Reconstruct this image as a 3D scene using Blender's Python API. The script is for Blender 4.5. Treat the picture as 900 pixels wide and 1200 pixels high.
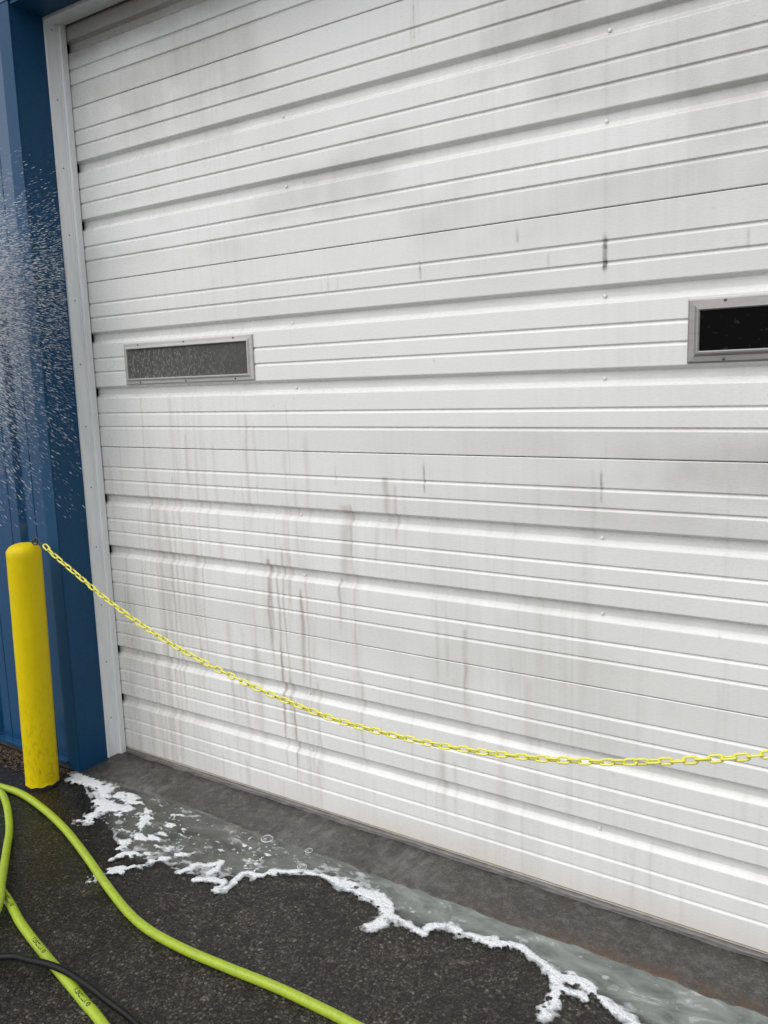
import bpy, bmesh, math, random
import numpy as np
from mathutils import Matrix, Vector

for o in list(bpy.data.objects):
    bpy.data.objects.remove(o)
scn = bpy.context.scene
COL = scn.collection
rng = np.random.default_rng(7)
random.seed(7)

# ------------------------------------------------------------------ camera
def cam_axes(yaw, pitch, roll):
    d = np.array([math.sin(yaw)*math.cos(pitch), math.cos(yaw)*math.cos(pitch), math.sin(pitch)])
    r = np.array([math.cos(yaw), -math.sin(yaw), 0.0]); u = np.cross(r, d)
    return r*math.cos(roll)+u*math.sin(roll), -r*math.sin(roll)+u*math.cos(roll), d
CAM = np.array([0.0, -2.0399, 1.4255])
cr, cu, cd = cam_axes(*[math.radians(a) for a in (-33.4812, -8.8855, -1.8011)])
cam = bpy.data.cameras.new("camera")
cam.sensor_fit = 'HORIZONTAL'; cam.sensor_width = 36.0
cam.lens = 961.97/900*36.0
cam.clip_start = 0.05; cam.clip_end = 1000
camo = bpy.data.objects.new("camera", cam); COL.objects.link(camo)
M4 = Matrix.Identity(4)
for i in range(3):
    M4[i][0] = cr[i]; M4[i][1] = cu[i]; M4[i][2] = -cd[i]; M4[i][3] = CAM[i]
camo.matrix_world = M4
scn.camera = camo

# ------------------------------------------------------------------ light
SUN_EL, SUN_AZ = 54.0, 200.0      # azimuth clockwise from +Y (north): behind the camera, to the left
w = bpy.data.worlds.new("World"); scn.world = w; w.use_nodes = True
nt = w.node_tree; nt.nodes.clear()
sky = nt.nodes.new('ShaderNodeTexSky'); sky.sky_type = 'NISHITA'; sky.sun_disc = False
sky.sun_elevation = math.radians(SUN_EL); sky.sun_rotation = math.radians(SUN_AZ)
sky.air_density = 1.0; sky.dust_density = 1.0; sky.ozone_density = 1.0
hs = nt.nodes.new('ShaderNodeHueSaturation'); hs.inputs['Saturation'].default_value = 0.13
bg = nt.nodes.new('ShaderNodeBackground'); bg.inputs['Strength'].default_value = 0.15
wo = nt.nodes.new('ShaderNodeOutputWorld')
nt.links.new(sky.outputs[0], hs.inputs['Color']); nt.links.new(hs.outputs[0], bg.inputs[0]); nt.links.new(bg.outputs[0], wo.inputs[0])
sl = bpy.data.lights.new("sun", 'SUN'); sl.energy = 1.0; sl.angle = math.radians(50); sl.color = (1.0, 0.97, 0.93)
so = bpy.data.objects.new("sun", sl); COL.objects.link(so)
sd = Vector((math.sin(math.radians(SUN_AZ))*math.cos(math.radians(SUN_EL)), math.cos(math.radians(SUN_AZ))*math.cos(math.radians(SUN_EL)), math.sin(math.radians(SUN_EL))))
so.rotation_euler = sd.to_track_quat('Z', 'Y').to_euler(); so.location = sd*20
vs = scn.view_settings; vs.view_transform = 'Standard'; vs.look = 'None'; vs.gamma = 1.0; vs.use_curve_mapping = False
vs.exposure = 0.42

# ------------------------------------------------------------------ helpers
def tag(o, label=None, cat=None, group=None, kind=None):
    if label: o['label'] = label
    if cat: o['category'] = cat
    if group: o['group'] = group
    if kind: o['kind'] = kind
    return o
def link(name, me, mat=None, parent=None):
    o = bpy.data.objects.new(name, me); COL.objects.link(o)
    if mat and me is not None and not me.materials: me.materials.append(mat)
    if parent: o.parent = parent
    return o
def empty(name, loc=(0, 0, 0)):
    o = bpy.data.objects.new(name, None); COL.objects.link(o); o.location = loc; o.empty_display_size = .1
    return o
def child(name, me, mat, parent):
    """mesh in world coordinates, parented to an (unrotated) parent without moving it"""
    o = link(name, me, mat, parent)
    p = Vector((0, 0, 0)); q = parent
    while q: p += q.location; q = q.parent
    o.location = -p
    return o
def mesh(name, v, f, smooth=False):
    me = bpy.data.meshes.new(name); me.from_pydata([tuple(map(float, p)) for p in v], [], f); me.update()
    if smooth: me.polygons.foreach_set('use_smooth', [True]*len(me.polygons))
    return me
def box(name, x0, x1, y0, y1, z0, z1, bev=0.0):
    bm = bmesh.new(); bmesh.ops.create_cube(bm, size=1)
    for v in bm.verts:
        v.co = ((x0+x1)/2+v.co.x*(x1-x0), (y0+y1)/2+v.co.y*(y1-y0), (z0+z1)/2+v.co.z*(z1-z0))
    if bev: bmesh.ops.bevel(bm, geom=bm.edges[:], offset=bev, segments=2, affect='EDGES')
    me = bpy.data.meshes.new(name); bm.to_mesh(me); bm.free(); return me
def grid_mesh(name, P, mask=None, attrs=None, smooth=True):
    """P: rows x cols x 3"""
    r, c, _ = P.shape
    idx = np.arange(r*c).reshape(r, c)
    q = np.stack([idx[:-1, :-1], idx[:-1, 1:], idx[1:, 1:], idx[1:, :-1]], -1).reshape(-1, 4)
    if mask is not None:
        q = q[mask.reshape(-1)]
        used = np.unique(q); remap = -np.ones(r*c, int); remap[used] = np.arange(len(used)); q = remap[q]
        V = P.reshape(-1, 3)[used]
    else:
        used = None; V = P.reshape(-1, 3)
    me = bpy.data.meshes.new(name)
    me.vertices.add(len(V)); me.vertices.foreach_set('co', V.astype(np.float32).ravel())
    me.loops.add(len(q)*4); me.loops.foreach_set('vertex_index', q.astype(np.int32).ravel())
    me.polygons.add(len(q)); me.polygons.foreach_set('loop_start', np.arange(0, len(q)*4, 4, dtype=np.int32))
    me.polygons.foreach_set('loop_total', np.full(len(q), 4, dtype=np.int32))
    me.polygons.foreach_set('use_smooth', np.full(len(q), smooth))
    me.update(calc_edges=True)
    for k, a in (attrs or {}).items():
        a = a.reshape(-1)
        if used is not None: a = a[used]
        at = me.attributes.new(k, 'FLOAT', 'POINT'); at.data.foreach_set('value', a.astype(np.float32))
    return me
def catmull(pts, n=14):
    P = np.array(pts, float); P = np.vstack([2*P[0]-P[1], P, 2*P[-1]-P[-2]]); out = []
    for i in range(1, len(P)-2):
        p0, p1, p2, p3 = P[i-1:i+3]
        for t in np.linspace(0, 1, n, endpoint=False):
            out.append(.5*((2*p1)+(-p0+p2)*t+(2*p0-5*p1+4*p2-p3)*t*t+(-p0+3*p1-3*p2+p3)*t**3))
    out.append(P[-2]); return np.array(out)
def resample(P, step):
    s = np.concatenate([[0], np.cumsum(np.linalg.norm(np.diff(P, axis=0), axis=1))])
    t = np.arange(0, s[-1], step)
    return np.stack([np.interp(t, s, P[:, i]) for i in range(3)], 1)
def tube(name, P, r, seg=14):
    P = np.array(P); n = len(P); V = []; F = []
    T = np.gradient(P, axis=0); T /= np.linalg.norm(T, axis=1)[:, None]
    a = np.array([0, 0, 1.0]); 
    if abs(T[0] @ a) > .9: a = np.array([1.0, 0, 0])
    N = np.cross(T[0], a); N /= np.linalg.norm(N)
    for i in range(n):
        N = N-T[i]*(N @ T[i]); N /= np.linalg.norm(N); B = np.cross(T[i], N)
        for k in range(seg):
            t = 2*math.pi*k/seg; V.append(P[i]+r*(math.cos(t)*N+math.sin(t)*B))
    for i in range(n-1):
        for k in range(seg):
            F.append((i*seg+k, i*seg+(k+1) % seg, (i+1)*seg+(k+1) % seg, (i+1)*seg+k))
    F.append(tuple(range(seg))[::-1]); F.append(tuple((n-1)*seg+k for k in range(seg)))
    return mesh(name, V, F, True)
def disc(name, c, nrm, r, h, seg=10, dome=True):
    """small domed head on a surface"""
    nrm = Vector(nrm).normalized(); q = nrm.to_track_quat('Z', 'Y'); V = []; F = []
    rings = ((1.0, 0), (.9, .55), (.55, .9)) if dome else ((1.0, 0), (1.0, .8), (.8, 1.0))
    for rr, hh in rings:
        for k in range(seg):
            t = 2*math.pi*k/seg; V.append(Vector(c)+q @ Vector((r*rr*math.cos(t), r*rr*math.sin(t), h*hh)))
    V.append(Vector(c)+q @ Vector((0, 0, h)))
    for j in range(2):
        for k in range(seg): F.append((j*seg+k, j*seg+(k+1) % seg, (j+1)*seg+(k+1) % seg, (j+1)*seg+k))
    for k in range(seg): F.append((2*seg+k, 2*seg+(k+1) % seg, 3*seg))
    return mesh(name, V, F, True)
# numpy noise
def _h(ix, iy, s):
    n = (ix.astype(np.int64)*374761393+iy.astype(np.int64)*668265263+s*982451653) & 0x7fffffff
    n = ((n ^ (n >> 13))*1274126177) & 0x7fffffff
    return ((n ^ (n >> 16)) & 0xffff)/65535.0
def vn(x, y, s=0):
    x, y = np.broadcast_arrays(x, y); fx = np.floor(x); fy = np.floor(y); tx = x-fx; ty = y-fy
    tx = tx*tx*(3-2*tx); ty = ty*ty*(3-2*ty); ix = fx.astype(np.int64); iy = fy.astype(np.int64)
    a = _h(ix, iy, s); b = _h(ix+1, iy, s); c = _h(ix, iy+1, s); d = _h(ix+1, iy+1, s)
    return (a*(1-tx)+b*tx)*(1-ty)+(c*(1-tx)+d*tx)*ty
def fbm(x, y, s=0, o=4):
    r = 0; a = .5; t = 0
    for i in range(o):
        r = r+a*vn(x*2**i, y*2**i, s+i*17); t += a; a *= .5
    return r/t
def sstep(a, b, x):
    t = np.clip((x-a)/(b-a), 0, 1); return t*t*(3-2*t)

# ------------------------------------------------------------------ materials
class NT:
    def __init__(s, name):
        s.m = bpy.data.materials.new(name); s.m.use_nodes = True; s.t = s.m.node_tree
        s.b = s.t.nodes['Principled BSDF']; s.out = s.t.nodes['Material Output']
    def n(s, typ, **k):
        nd = s.t.nodes.new(typ)
        for a, v in k.items():
            if a.startswith('_'): setattr(nd, a[1:], v)
            else: nd.inputs[a.replace('__', ' ')].default_value = v
        return nd
    def l(s, a, b): s.t.links.new(a, b)
    def coord(s, scale=(1, 1, 1), out='Object'):
        c = s.n('ShaderNodeTexCoord'); mp = s.n('ShaderNodeMapping'); mp.inputs['Scale'].default_value = scale
        s.l(c.outputs[out], mp.inputs[0]); return mp.outputs[0]
    def noise(s, vec, scale, detail=4, rough=.55, dist=0):
        nd = s.n('ShaderNodeTexNoise', Scale=scale, Detail=detail, Roughness=rough, Distortion=dist); s.l(vec, nd.inputs['Vector']); return nd.outputs[0]
    def ramp(s, fac, stops):
        nd = s.n('ShaderNodeValToRGB'); e = nd.color_ramp.elements
        while len(e) < len(stops): e.new(.5)
        for el, (p, c) in zip(e, stops):
            el.position = p; el.color = (*c, 1) if isinstance(c, tuple) else (c, c, c, 1)
        s.l(fac, nd.inputs[0]); return nd.outputs[0]
    def mix(s, fac, a, b, mode='MIX'):
        nd = s.n('ShaderNodeMix', _data_type='RGBA', _blend_type=mode)
        for sock, v in ((nd.inputs[0], fac), (nd.inputs[6], a), (nd.inputs[7], b)):
            if hasattr(v, 'links') or isinstance(v, bpy.types.NodeSocket): s.l(v, sock)
            elif isinstance(v, tuple): sock.default_value = (*v, 1)
            else: sock.default_value = v
        return nd.outputs[2]
    def math(s, op, a, b=0.0, clamp=False):
        nd = s.n('ShaderNodeMath', _operation=op, _use_clamp=clamp)
        for sock, v in ((nd.inputs[0], a), (nd.inputs[1], b)):
            if isinstance(v, bpy.types.NodeSocket): s.l(v, sock)
            else: sock.default_value = v
        return nd.outputs[0]
    def attr(s, name):
        nd = s.n('ShaderNodeAttribute', _attribute_name=name); return nd.outputs['Fac']
    def set(s, **k):
        for a, v in k.items():
            sock = s.b.inputs[a.replace('__', ' ')]
            if isinstance(v, bpy.types.NodeSocket): s.l(v, sock)
            elif isinstance(v, tuple): sock.default_value = (*v, 1)
            else: sock.default_value = v
        return s
    def bump(s, h, dist=.001, strength=1.0, prev=None):
        nd = s.n('ShaderNodeBump', Strength=strength, Distance=dist); s.l(h, nd.inputs['Height'])
        if prev is not None: s.l(prev, nd.inputs['Normal'])
        s.l(nd.outputs[0], s.b.inputs['Normal']); return nd.outputs[0]

def mat_door():
    m = NT('white_painted_steel'); c = m.coord()
    st = m.noise(m.coord((1, 1, 6)), 60, 3)
    big = m.noise(m.coord((1, 1, .5)), 1.3, 4)
    base = m.mix(m.ramp(big, [(.3, 0.0), (.7, 1.0)]), (.755, .755, .74), (.82, .82, .815))
    base = m.mix(m.attr('grime_shade'), base, (.29, .275, .25))
    base = m.mix(m.attr('brown'), base, (.30, .25, .195))
    base = m.mix(m.attr('rust'), base, (.60, .49, .35))
    base = m.mix(m.attr('black'), base, (.07, .068, .065))
    sp = m.noise(c, 330, 3, .65)
    spk = m.math('MULTIPLY', m.ramp(sp, [(.54, 0.0), (.66, 1.0)]), m.attr('wet'))
    base = m.mix(m.math('MULTIPLY', spk, .5), base, (.40, .40, .40))
    m.set(Base__Color=base, Roughness=m.ramp(st, [(.3, .20), (.7, .40)]))
    m.b.inputs['Specular IOR Level'].default_value = .5
    b = m.bump(m.noise(m.coord((.35, 1, 1)), 260, 3), .00035, .5)
    m.bump(sp, .0008, .35, b)
    return m.m
def mat_trim():
    m = NT('white_trim_paint'); n = m.noise(m.coord((1, 1, .15)), 40, 4)
    m.set(Base__Color=m.mix(m.ramp(n, [(.35, 0.0), (.75, 1.0)]), (.86, .87, .87), (.76, .78, .78)), Roughness=.42)
    m.bump(m.noise(m.coord(), 120, 3), .0004, .4); return m.m
def mat_blue():
    m = NT('blue_siding_paint'); c = m.coord()
    n = m.noise(m.coord((1, 1, .2)), 9, 5)
    base = m.mix(n, (.002, .046, .125), (.005, .066, .165))
    drops = m.noise(c, 130, 2, .5)
    base = m.mix(m.math('MULTIPLY', m.ramp(drops, [(.58, 0.0), (.75, 1.0)]), .05), base, (.22, .28, .33))
    m.set(Base__Color=base, Roughness=m.ramp(drops, [(.35, .10), (.7, .20)]))
    m.b.inputs['IOR'].default_value = 1.6
    m.bump(drops, .0006, .2); return m.m
def mat_blue_wet():
    m = NT('blue_paint_beaded_with_water'); c = m.coord()
    n = m.noise(m.coord((1, 1, .3)), 14, 5); f = m.noise(c, 190, 3, .65)
    base = m.mix(n, (.003, .046, .115), (.006, .064, .150))
    base = m.mix(m.math('MULTIPLY', m.ramp(f, [(.52, 0.0), (.68, 1.0)]), .22), base, (.05, .12, .20))
    m.set(Base__Color=base, Roughness=.48); m.b.inputs['Specular IOR Level'].default_value = .25
    m.bump(f, .0016, .6); return m.m
def mat_yellow():
    m = NT('yellow_bollard_paint'); n = m.noise(m.coord((1, 1, .25)), 60, 4); big = m.noise(m.coord(), 9, 5, .65)
    sep = m.n('ShaderNodeSeparateXYZ'); m.l(m.coord(), sep.inputs[0])
    low = m.math('SUBTRACT', 1.0, m.math('MULTIPLY', sep.outputs[2], 2.0), True)
    dirt = m.math('MULTIPLY', m.ramp(m.noise(m.coord((1, 1, .5)), 75, 4, .7), [(.50, 0.0), (.72, 1.0)]), m.math('ADD', low, .12, True))
    base = m.mix(m.ramp(big, [(.3, 0.0), (.7, 1.0)]), (.66, .50, .0015), (.70, .55, .003))
    base = m.mix(m.math('MULTIPLY', dirt, .55), base, (.20, .15, .02))
    m.set(Base__Color=base, Roughness=.45); m.b.inputs['Specular IOR Level'].default_value = .18
    b = m.bump(n, .0028, .6); m.bump(m.noise(m.coord(), 28, 3), .0035, .45, b); return m.m
def mat_simple(name, col, rough, metal=0.0, nscale=60, var=.25, bump=.0004, stretch=(1, 1, 1)):
    m = NT(name); n = m.noise(m.coord(stretch), nscale, 4)
    m.set(Base__Color=m.mix(n, tuple(x*(1-var) for x in col), tuple(min(1, x*(1+var)) for x in col)), Roughness=rough, Metallic=metal)
    m.bump(n, bump, .5); return m.m
def mat_asphalt():
    m = NT('wet_asphalt'); c = m.coord()
    v = m.n('ShaderNodeTexVoronoi', Scale=135.0, Randomness=1.0); m.l(c, v.inputs['Vector'])
    v2 = m.n('ShaderNodeTexVoronoi', Scale=260.0, Randomness=1.0); m.l(c, v2.inputs['Vector'])
    sepc = m.n('ShaderNodeSeparateColor'); m.l(v.outputs['Color'], sepc.inputs[0])
    sepd = m.n('ShaderNodeSeparateColor'); m.l(v2.outputs['Color'], sepd.inputs[0])
    chip = m.ramp(sepc.outputs[0], [(.0, .022), (.50, .044), (.78, .095), (.93, .20), (1.0, .32)])
    chip2 = m.ramp(sepd.outputs[1], [(.0, .020), (.52, .042), (.80, .095), (1.0, .25)])
    msk = m.noise(c, 45, 3)
    g = m.mix(m.ramp(msk, [(.42, 0.0), (.58, 1.0)]), chip, chip2)
    edge = m.ramp(v.outputs['Distance'], [(.0, 1.0), (.45, .9), (.75, .28)])
    g = m.mix(1.0, g, edge, 'MULTIPLY')
    tint = m.mix(m.noise(c, 4, 4), (.95, .91, .85), (1.18, 1.06, .92))
    g = m.mix(1.0, g, tint, 'MULTIPLY')
    # wet black patches: near the wall and bollard, plus random damp
    sep = m.n('ShaderNodeSeparateXYZ'); m.l(c, sep.inputs[0])
    near = m.math('MULTIPLY', m.math('ADD', sep.outputs[0], 1.6), -1.5, True)
    nz = m.noise(c, 5, 5, .6)
    wet = m.ramp(m.math('ADD', m.math('MULTIPLY', near, .45), m.math('MULTIPLY', nz, .8)), [(.42, 0.0), (.72, 1.0)])
    g = m.mix(wet, g, m.mix(1.0, g, (.44, .43, .41), 'MULTIPLY'))
    g = m.mix(1.0, g, (.60, .575, .54), 'MULTIPLY')
    g = m.mix(1.0, g, m.ramp(m.noise(c, 13, 5, .65), [(.34, .45), (.52, 1.0), (.70, 1.25)]), 'MULTIPLY')
    m.set(Base__Color=g, Roughness=m.mix(wet, (.52, .52, .52), (.24, .24, .24)))
    m.b.inputs['Specular IOR Level'].default_value = .4
    h = m.math('ADD', m.math('MULTIPLY', v.outputs['Distance'], -.8), m.math('MULTIPLY', sepc.outputs[1], .9))
    b = m.bump(h, .0028, .6)
    b = m.bump(m.noise(c, 160, 4, .65), .002, .6, b)
    m.bump(m.noise(c, 48, 4, .6), .007, .6, b); return m.m
def mat_concrete():
    m = NT('wet_concrete'); c = m.coord()
    n = m.noise(c, 7, 6, .65); f = m.noise(c, 150, 4, .7)
    g = m.ramp(n, [(.28, (.036, .034, .031)), (.5, (.055, .051, .046)), (.75, (.084, .081, .076))])
    g = m.mix(m.math('MULTIPLY', m.ramp(m.noise(c, 3.2, 5, .6), [(.5, 0.0), (.68, 1.0)]), .7), g, (.058, .045, .033))
    g = m.mix(m.math('MULTIPLY', m.ramp(f, [(.53, 0.0), (.66, 1.0)]), .6), g, (.17, .167, .16))
    g = m.mix(m.math('MULTIPLY', m.ramp(f, [(.32, 1.0), (.45, 0.0)]), .6), g, (.035, .034, .033))
    mid = m.noise(c, 34, 5, .7)
    g = m.mix(m.math('MULTIPLY', m.ramp(mid, [(.50, 0.0), (.64, 1.0)]), .55), g, (.135, .133, .128))
    g = m.mix(m.math('MULTIPLY', m.ramp(mid, [(.34, 1.0), (.46, 0.0)]), .5), g, (.030, .029, .028))
    sep = m.n('ShaderNodeSeparateXYZ'); m.l(c, sep.inputs[0])
    edge = m.math('MULTIPLY', m.math('ADD', m.math('MULTIPLY', sep.outputs[1], -1.0), -.125), 20.0, True)
    rt = m.math('MULTIPLY', m.math('ADD', sep.outputs[0], 1.15), 1.6, True)
    rs = m.math('MULTIPLY', m.math('MULTIPLY', edge, rt), m.ramp(m.noise(c, 16, 5, .7), [(.36, 0.0), (.6, 1.0)]))
    g = m.mix(m.math('MULTIPLY', rs, .85), g, (.095, .055, .032))
    milk = m.math('MULTIPLY', m.attr('milk'), m.ramp(m.noise(m.coord((1.0, .35, 1)), 26, 5, .65, .6), [(.45, 0.0), (.72, 1.0)]))
    g = m.mix(m.math('MULTIPLY', milk, .55), g, (.30, .31, .30))
    m.set(Base__Color=g, Roughness=m.ramp(m.noise(c, 5, 4), [(.38, .14), (.62, .5)]))
    b = m.bump(f, .0022, .9); m.bump(n, .008, .5, b); return m.m
def mat_water():
    m = NT('milky_wash_water'); c = m.coord()
    sw = m.noise(m.coord((.55, 1.0, 1)), 11, 6, .62, 1.6)
    g = m.ramp(sw, [(.30, (.11, .122, .115)), (.47, (.19, .212, .20)), (.60, (.25, .275, .26)), (.68, (.45, .47, .46))])
    sepw = m.n('ShaderNodeSeparateXYZ'); m.l(c, sepw.inputs[0])
    lf = m.math('MULTIPLY', m.math('ADD', sepw.outputs[0], 1.15), -1.6, True)
    g = m.mix(lf, g, m.mix(1.0, g, (.80, .735, .72), 'MULTIPLY'))
    m.set(Base__Color=g, Roughness=.06)
    m.b.inputs['IOR'].default_value = 1.33
    m.bump(m.noise(c, 30, 3), .0012, .25)
    tr = m.n('ShaderNodeBsdfTransparent'); mx = m.n('ShaderNodeMixShader')
    a = m.math('MULTIPLY', m.attr('milk'), m.ramp(m.noise(c, 14, 5, .65, .8), [(.15, .72), (.5, 1.0)]), True)
    m.l(a, mx.inputs[0]); m.l(tr.outputs[0], mx.inputs[1]); m.l(m.b.outputs[0], mx.inputs[2]); m.l(mx.outputs[0], m.out.inputs[0])
    return m.m
def mat_foam():
    m = NT('soap_foam'); c = m.coord()
    n = m.noise(c, 60, 4, .6); d = m.attr('dens')
    col = m.mix(n, (.78, .81, .85), (.88, .90, .92))
    m.set(Base__Color=col, Roughness=.45)
    m.b.inputs['Subsurface Weight'].default_value = .15; m.b.inputs['Subsurface Scale'].default_value = .004
    vb = m.n('ShaderNodeTexVoronoi', Scale=170.0); m.l(c, vb.inputs['Vector'])
    m.bump(vb.outputs['Distance'], .0030, .55)
    tr = m.n('ShaderNodeBsdfTransparent'); mx = m.n('ShaderNodeMixShader')
    a = m.math('MULTIPLY', d, m.ramp(m.noise(c, 230, 3, .6), [(.32, .62), (.52, 1.0)]), True)
    m.l(a, mx.inputs[0]); m.l(tr.outputs[0], mx.inputs[1]); m.l(m.b.outputs[0], mx.inputs[2]); m.l(mx.outputs[0], m.out.inputs[0])
    return m.m
def mat_drop():
    m = NT('spray_water'); m.set(Base__Color=(.93, .95, .97), Roughness=.5)
    tl = m.n('ShaderNodeBsdfTranslucent', Color=(.93, .95, .97, 1)); m1 = m.n('ShaderNodeMixShader'); m1.inputs[0].default_value = .45
    m.l(m.b.outputs[0], m1.inputs[1]); m.l(tl.outputs[0], m1.inputs[2])
    tr = m.n('ShaderNodeBsdfTransparent'); mx = m.n('ShaderNodeMixShader'); mx.inputs[0].default_value = .38
    m.l(tr.outputs[0], mx.inputs[1]); m.l(m1.outputs[0], mx.inputs[2]); m.l(mx.outputs[0], m.out.inputs[0]); return m.m
def mat_bubble():
    m = NT('bubble_film'); gl = m.n('ShaderNodeBsdfGlossy', Roughness=.05); tr = m.n('ShaderNodeBsdfTransparent')
    lw = m.n('ShaderNodeLayerWeight', Blend=.25); mx = m.n('ShaderNodeMixShader')
    f = m.math('ADD', m.math('MULTIPLY', lw.outputs['Facing'], .75), .06, True)
    m.l(f, mx.inputs[0]); m.l(tr.outputs[0], mx.inputs[1]); m.l(gl.outputs[0], mx.inputs[2]); m.l(mx.outputs[0], m.out.inputs[0]); return m.m
def mat_hose():
    m = NT('lime_hose_rubber'); n = m.noise(m.coord(), 35, 5, .65); f = m.noise(m.coord(), 220, 3)
    col = m.mix(m.ramp(n, [(.3, 0.0), (.75, 1.0)]), (.38, .50, .022), (.30, .40, .03))
    col = m.mix(m.math('MULTIPLY', m.ramp(f, [(.52, 0.0), (.68, 1.0)]), .45), col, (.17, .21, .05))
    m.set(Base__Color=col, Roughness=.36); m.bump(f, .0005, .3); return m.m
def mat_pane(hazy):
    m = NT('wet_hazed_pane' if hazy else 'dark_pane'); c = m.coord()
    if hazy:
        f = m.noise(m.coord((1, 1, .6)), 150, 3, .7); n = m.noise(c, 9, 4)
        sep = m.n('ShaderNodeSeparateXYZ'); m.l(c, sep.inputs[0])
        left = m.math('MULTIPLY', m.math('ADD', sep.outputs[0], 1.72), -1.45, True)
        spat = m.math('MULTIPLY', m.ramp(f, [(.50, 0.0), (.66, 1.0)]), left)
        base = m.mix(n, (.055, .054, .050), (.10, .098, .094)); base = m.mix(m.math('MULTIPLY', spat, .7), base, (.30, .31, .31))
        m.set(Base__Color=base, Roughness=.5); m.b.inputs['Specular IOR Level'].default_value = .25; m.bump(f, .0015, .6)
    else:
        f = m.noise(c, 55, 5, .7)
        base = m.mix(m.ramp(f, [(.60, 0.0), (.72, 1.0)]), (.001, .001, .0013), (.035, .035, .035))  # pale marks put faint reflections into the pane colour
        m.set(Base__Color=base, Roughness=.06); m.b.inputs['Specular IOR Level'].default_value = .04
    return m.m

DOOR = mat_door(); TRIM = mat_trim(); BLUE = mat_blue(); BLUEW = mat_blue_wet(); YEL = mat_yellow(); ASPH = mat_asphalt(); CONC = mat_concrete()
WATER = mat_water(); FOAM = mat_foam(); DROP = mat_drop(); BUB = mat_bubble(); HOSE = mat_hose()
CHAIN = mat_simple('yellow_chain_plastic', (.78, .74, .12), .42, 0, 40, .08)
ALU = mat_simple('dull_aluminium', (.30, .295, .285), .42, .55, 90, .3, .0004, (.15, 1, 1))
ALU2 = mat_simple('pale_weathered_aluminium', (.48, .475, .46), .5, .3, 70, .2, .0004, (.2, 1, 1))
STEEL = mat_simple('dark_steel', (.06, .06, .06), .45, .6)
RUB = mat_simple('black_rubber', (.007, .007, .008), .42, 0, 60, .3)
RUB.node_tree.nodes['Principled BSDF'].inputs['Specular IOR Level'].default_value = .22
SEAL = mat_simple('grey_bottom_seal', (.15, .146, .14), .5, 0, 40, .5, .001)
LIP = mat_simple('cream_retainer_paint', (.50, .45, .38), .5, 0, 40, .25)
DARK = mat_simple('dark_light_block', (.03, .03, .03), .8)  # for the added sheets that block light from behind
SCREW = mat_simple('dull_screw', (.10, .10, .10), .45, .4)
INK = mat_simple('black_print_ink', (.012, .016, .008), .5)
DIRT = mat_simple('brown_grit', (.075, .045, .028), .7, 0, 120, .6, .003)
ROOF = mat_simple('roof_metal', (.35, .36, .37), .5, .3)

# ------------------------------------------------------------------ setting
GZ = -.035
me = bpy.data.meshes.new('asphalt_ground')
gv = [(-250, -250, GZ), (250, -250, GZ), (250, 250, GZ), (-250, 250, GZ)]
me.from_pydata(gv, [], [(0, 1, 2, 3)]); me.materials.append(ASPH)
tag(link('asphalt_ground', me), 'wet dark asphalt in front of the building', None, None, 'structure')

# concrete apron, slightly sloped and uneven at its outer edge
S = .61
XL, XR = -2.655, .345
nx, ny = 560, 60
ax = np.linspace(XL-.004, XR+.004, nx); ay = np.linspace(.05, -1, ny)*0
u = np.linspace(0, 1, ny)
edge = -.19+.006*(vn(ax*9, ax*0, 3)-.5)*2+.004*(vn(ax*40, ax*0, 4)-.5)*2-.035*np.exp(-((ax+2.60)/.13)**2)
P = np.zeros((ny, nx, 3))
for j in range(ny):
    t = u[j]; y = .06+(edge-.06)*t
    P[j, :, 0] = ax; P[j, :, 1] = y
    zz = -.020-.008*sstep(-.02, -.20, y)-.006*sstep(.94, 1.0, t)
    P[j, :, 2] = zz+.0016*(fbm(ax*7, y*7, 8)-.5)*2+.0012*(vn(ax*60, y*60, 9)-.5)*sstep(.5, 1, t)
P[-1, :, 2] = GZ-.01
X2 = P[:, :, 0]; Y2 = P[:, :, 1]
milk = np.exp(-((X2+1.63)/.10)**2)*.9+np.exp(-((X2+2.35)/.16)**2)*sstep(-.02, -.15, Y2)+.55*np.exp(-((X2+1.24)/.12)**2)
apron = tag(link('concrete_apron', grid_mesh('concrete_apron', P[:, ::-1], attrs={'milk': np.clip(milk, 0, 1)[:, ::-1]}), CONC), 'dark wet concrete strip at the foot of the roller door', None, None, 'structure')

# ------------------------------------------------------------------ the door
door = empty('garage_door', (-1.155, 0, 0))
tag(door, 'large white ribbed steel sectional garage door with two slot windows and dirty streaks', 'garage door')
# profile of one section: (distance below section top, depth behind the face)
def groove(d): return [(d-.0030, 0), (d-.0020, .0005), (d+.0008, .0047), (d+.0022, .0047), (d+.0078, .0006), (d+.0092, 0)]
def rib(d): return [(d-.0015, 0), (d+.0005, .0008), (d+.0085, .0150), (d+.0105, .0160), (d+.030, .0160), (d+.032, .0155), (d+.0445, .0006), (d+.0465, 0)]
prof = [(.0008, .014), (.0012, .0015), (.0032, 0)]
for d, k in ((.0764, 'g'), (.1273, 'g'), (.1808, 'r'), (.2770, 'g'), (.3278, 'g'), (.3828, 'r'), (.4816, 'g'), (.5324, 'g')):
    prof += groove(d) if k == 'g' else rib(d)
prof += [(S-.0030, 0), (S-.0010, .0015), (S-.0006, .014)]
full = [prof[0]]
for a, b in zip(prof, prof[1:]):
    n = max(1, int(math.ceil((b[0]-a[0])/.008)))
    for i in range(1, n+1):
        t = i/n; full.append((a[0]+(b[0]-a[0])*t, a[1]+(b[1]-a[1])*t))
pd = np.array([p[0] for p in full]); py = np.array([p[1] for p in full])
dx = np.arange(XL+.003, XR-.003, .0036)
NSEC = 5
Zs = np.concatenate([(k+1)*S-pd for k in range(NSEC)])[:, None]       # rows of all sections
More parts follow.
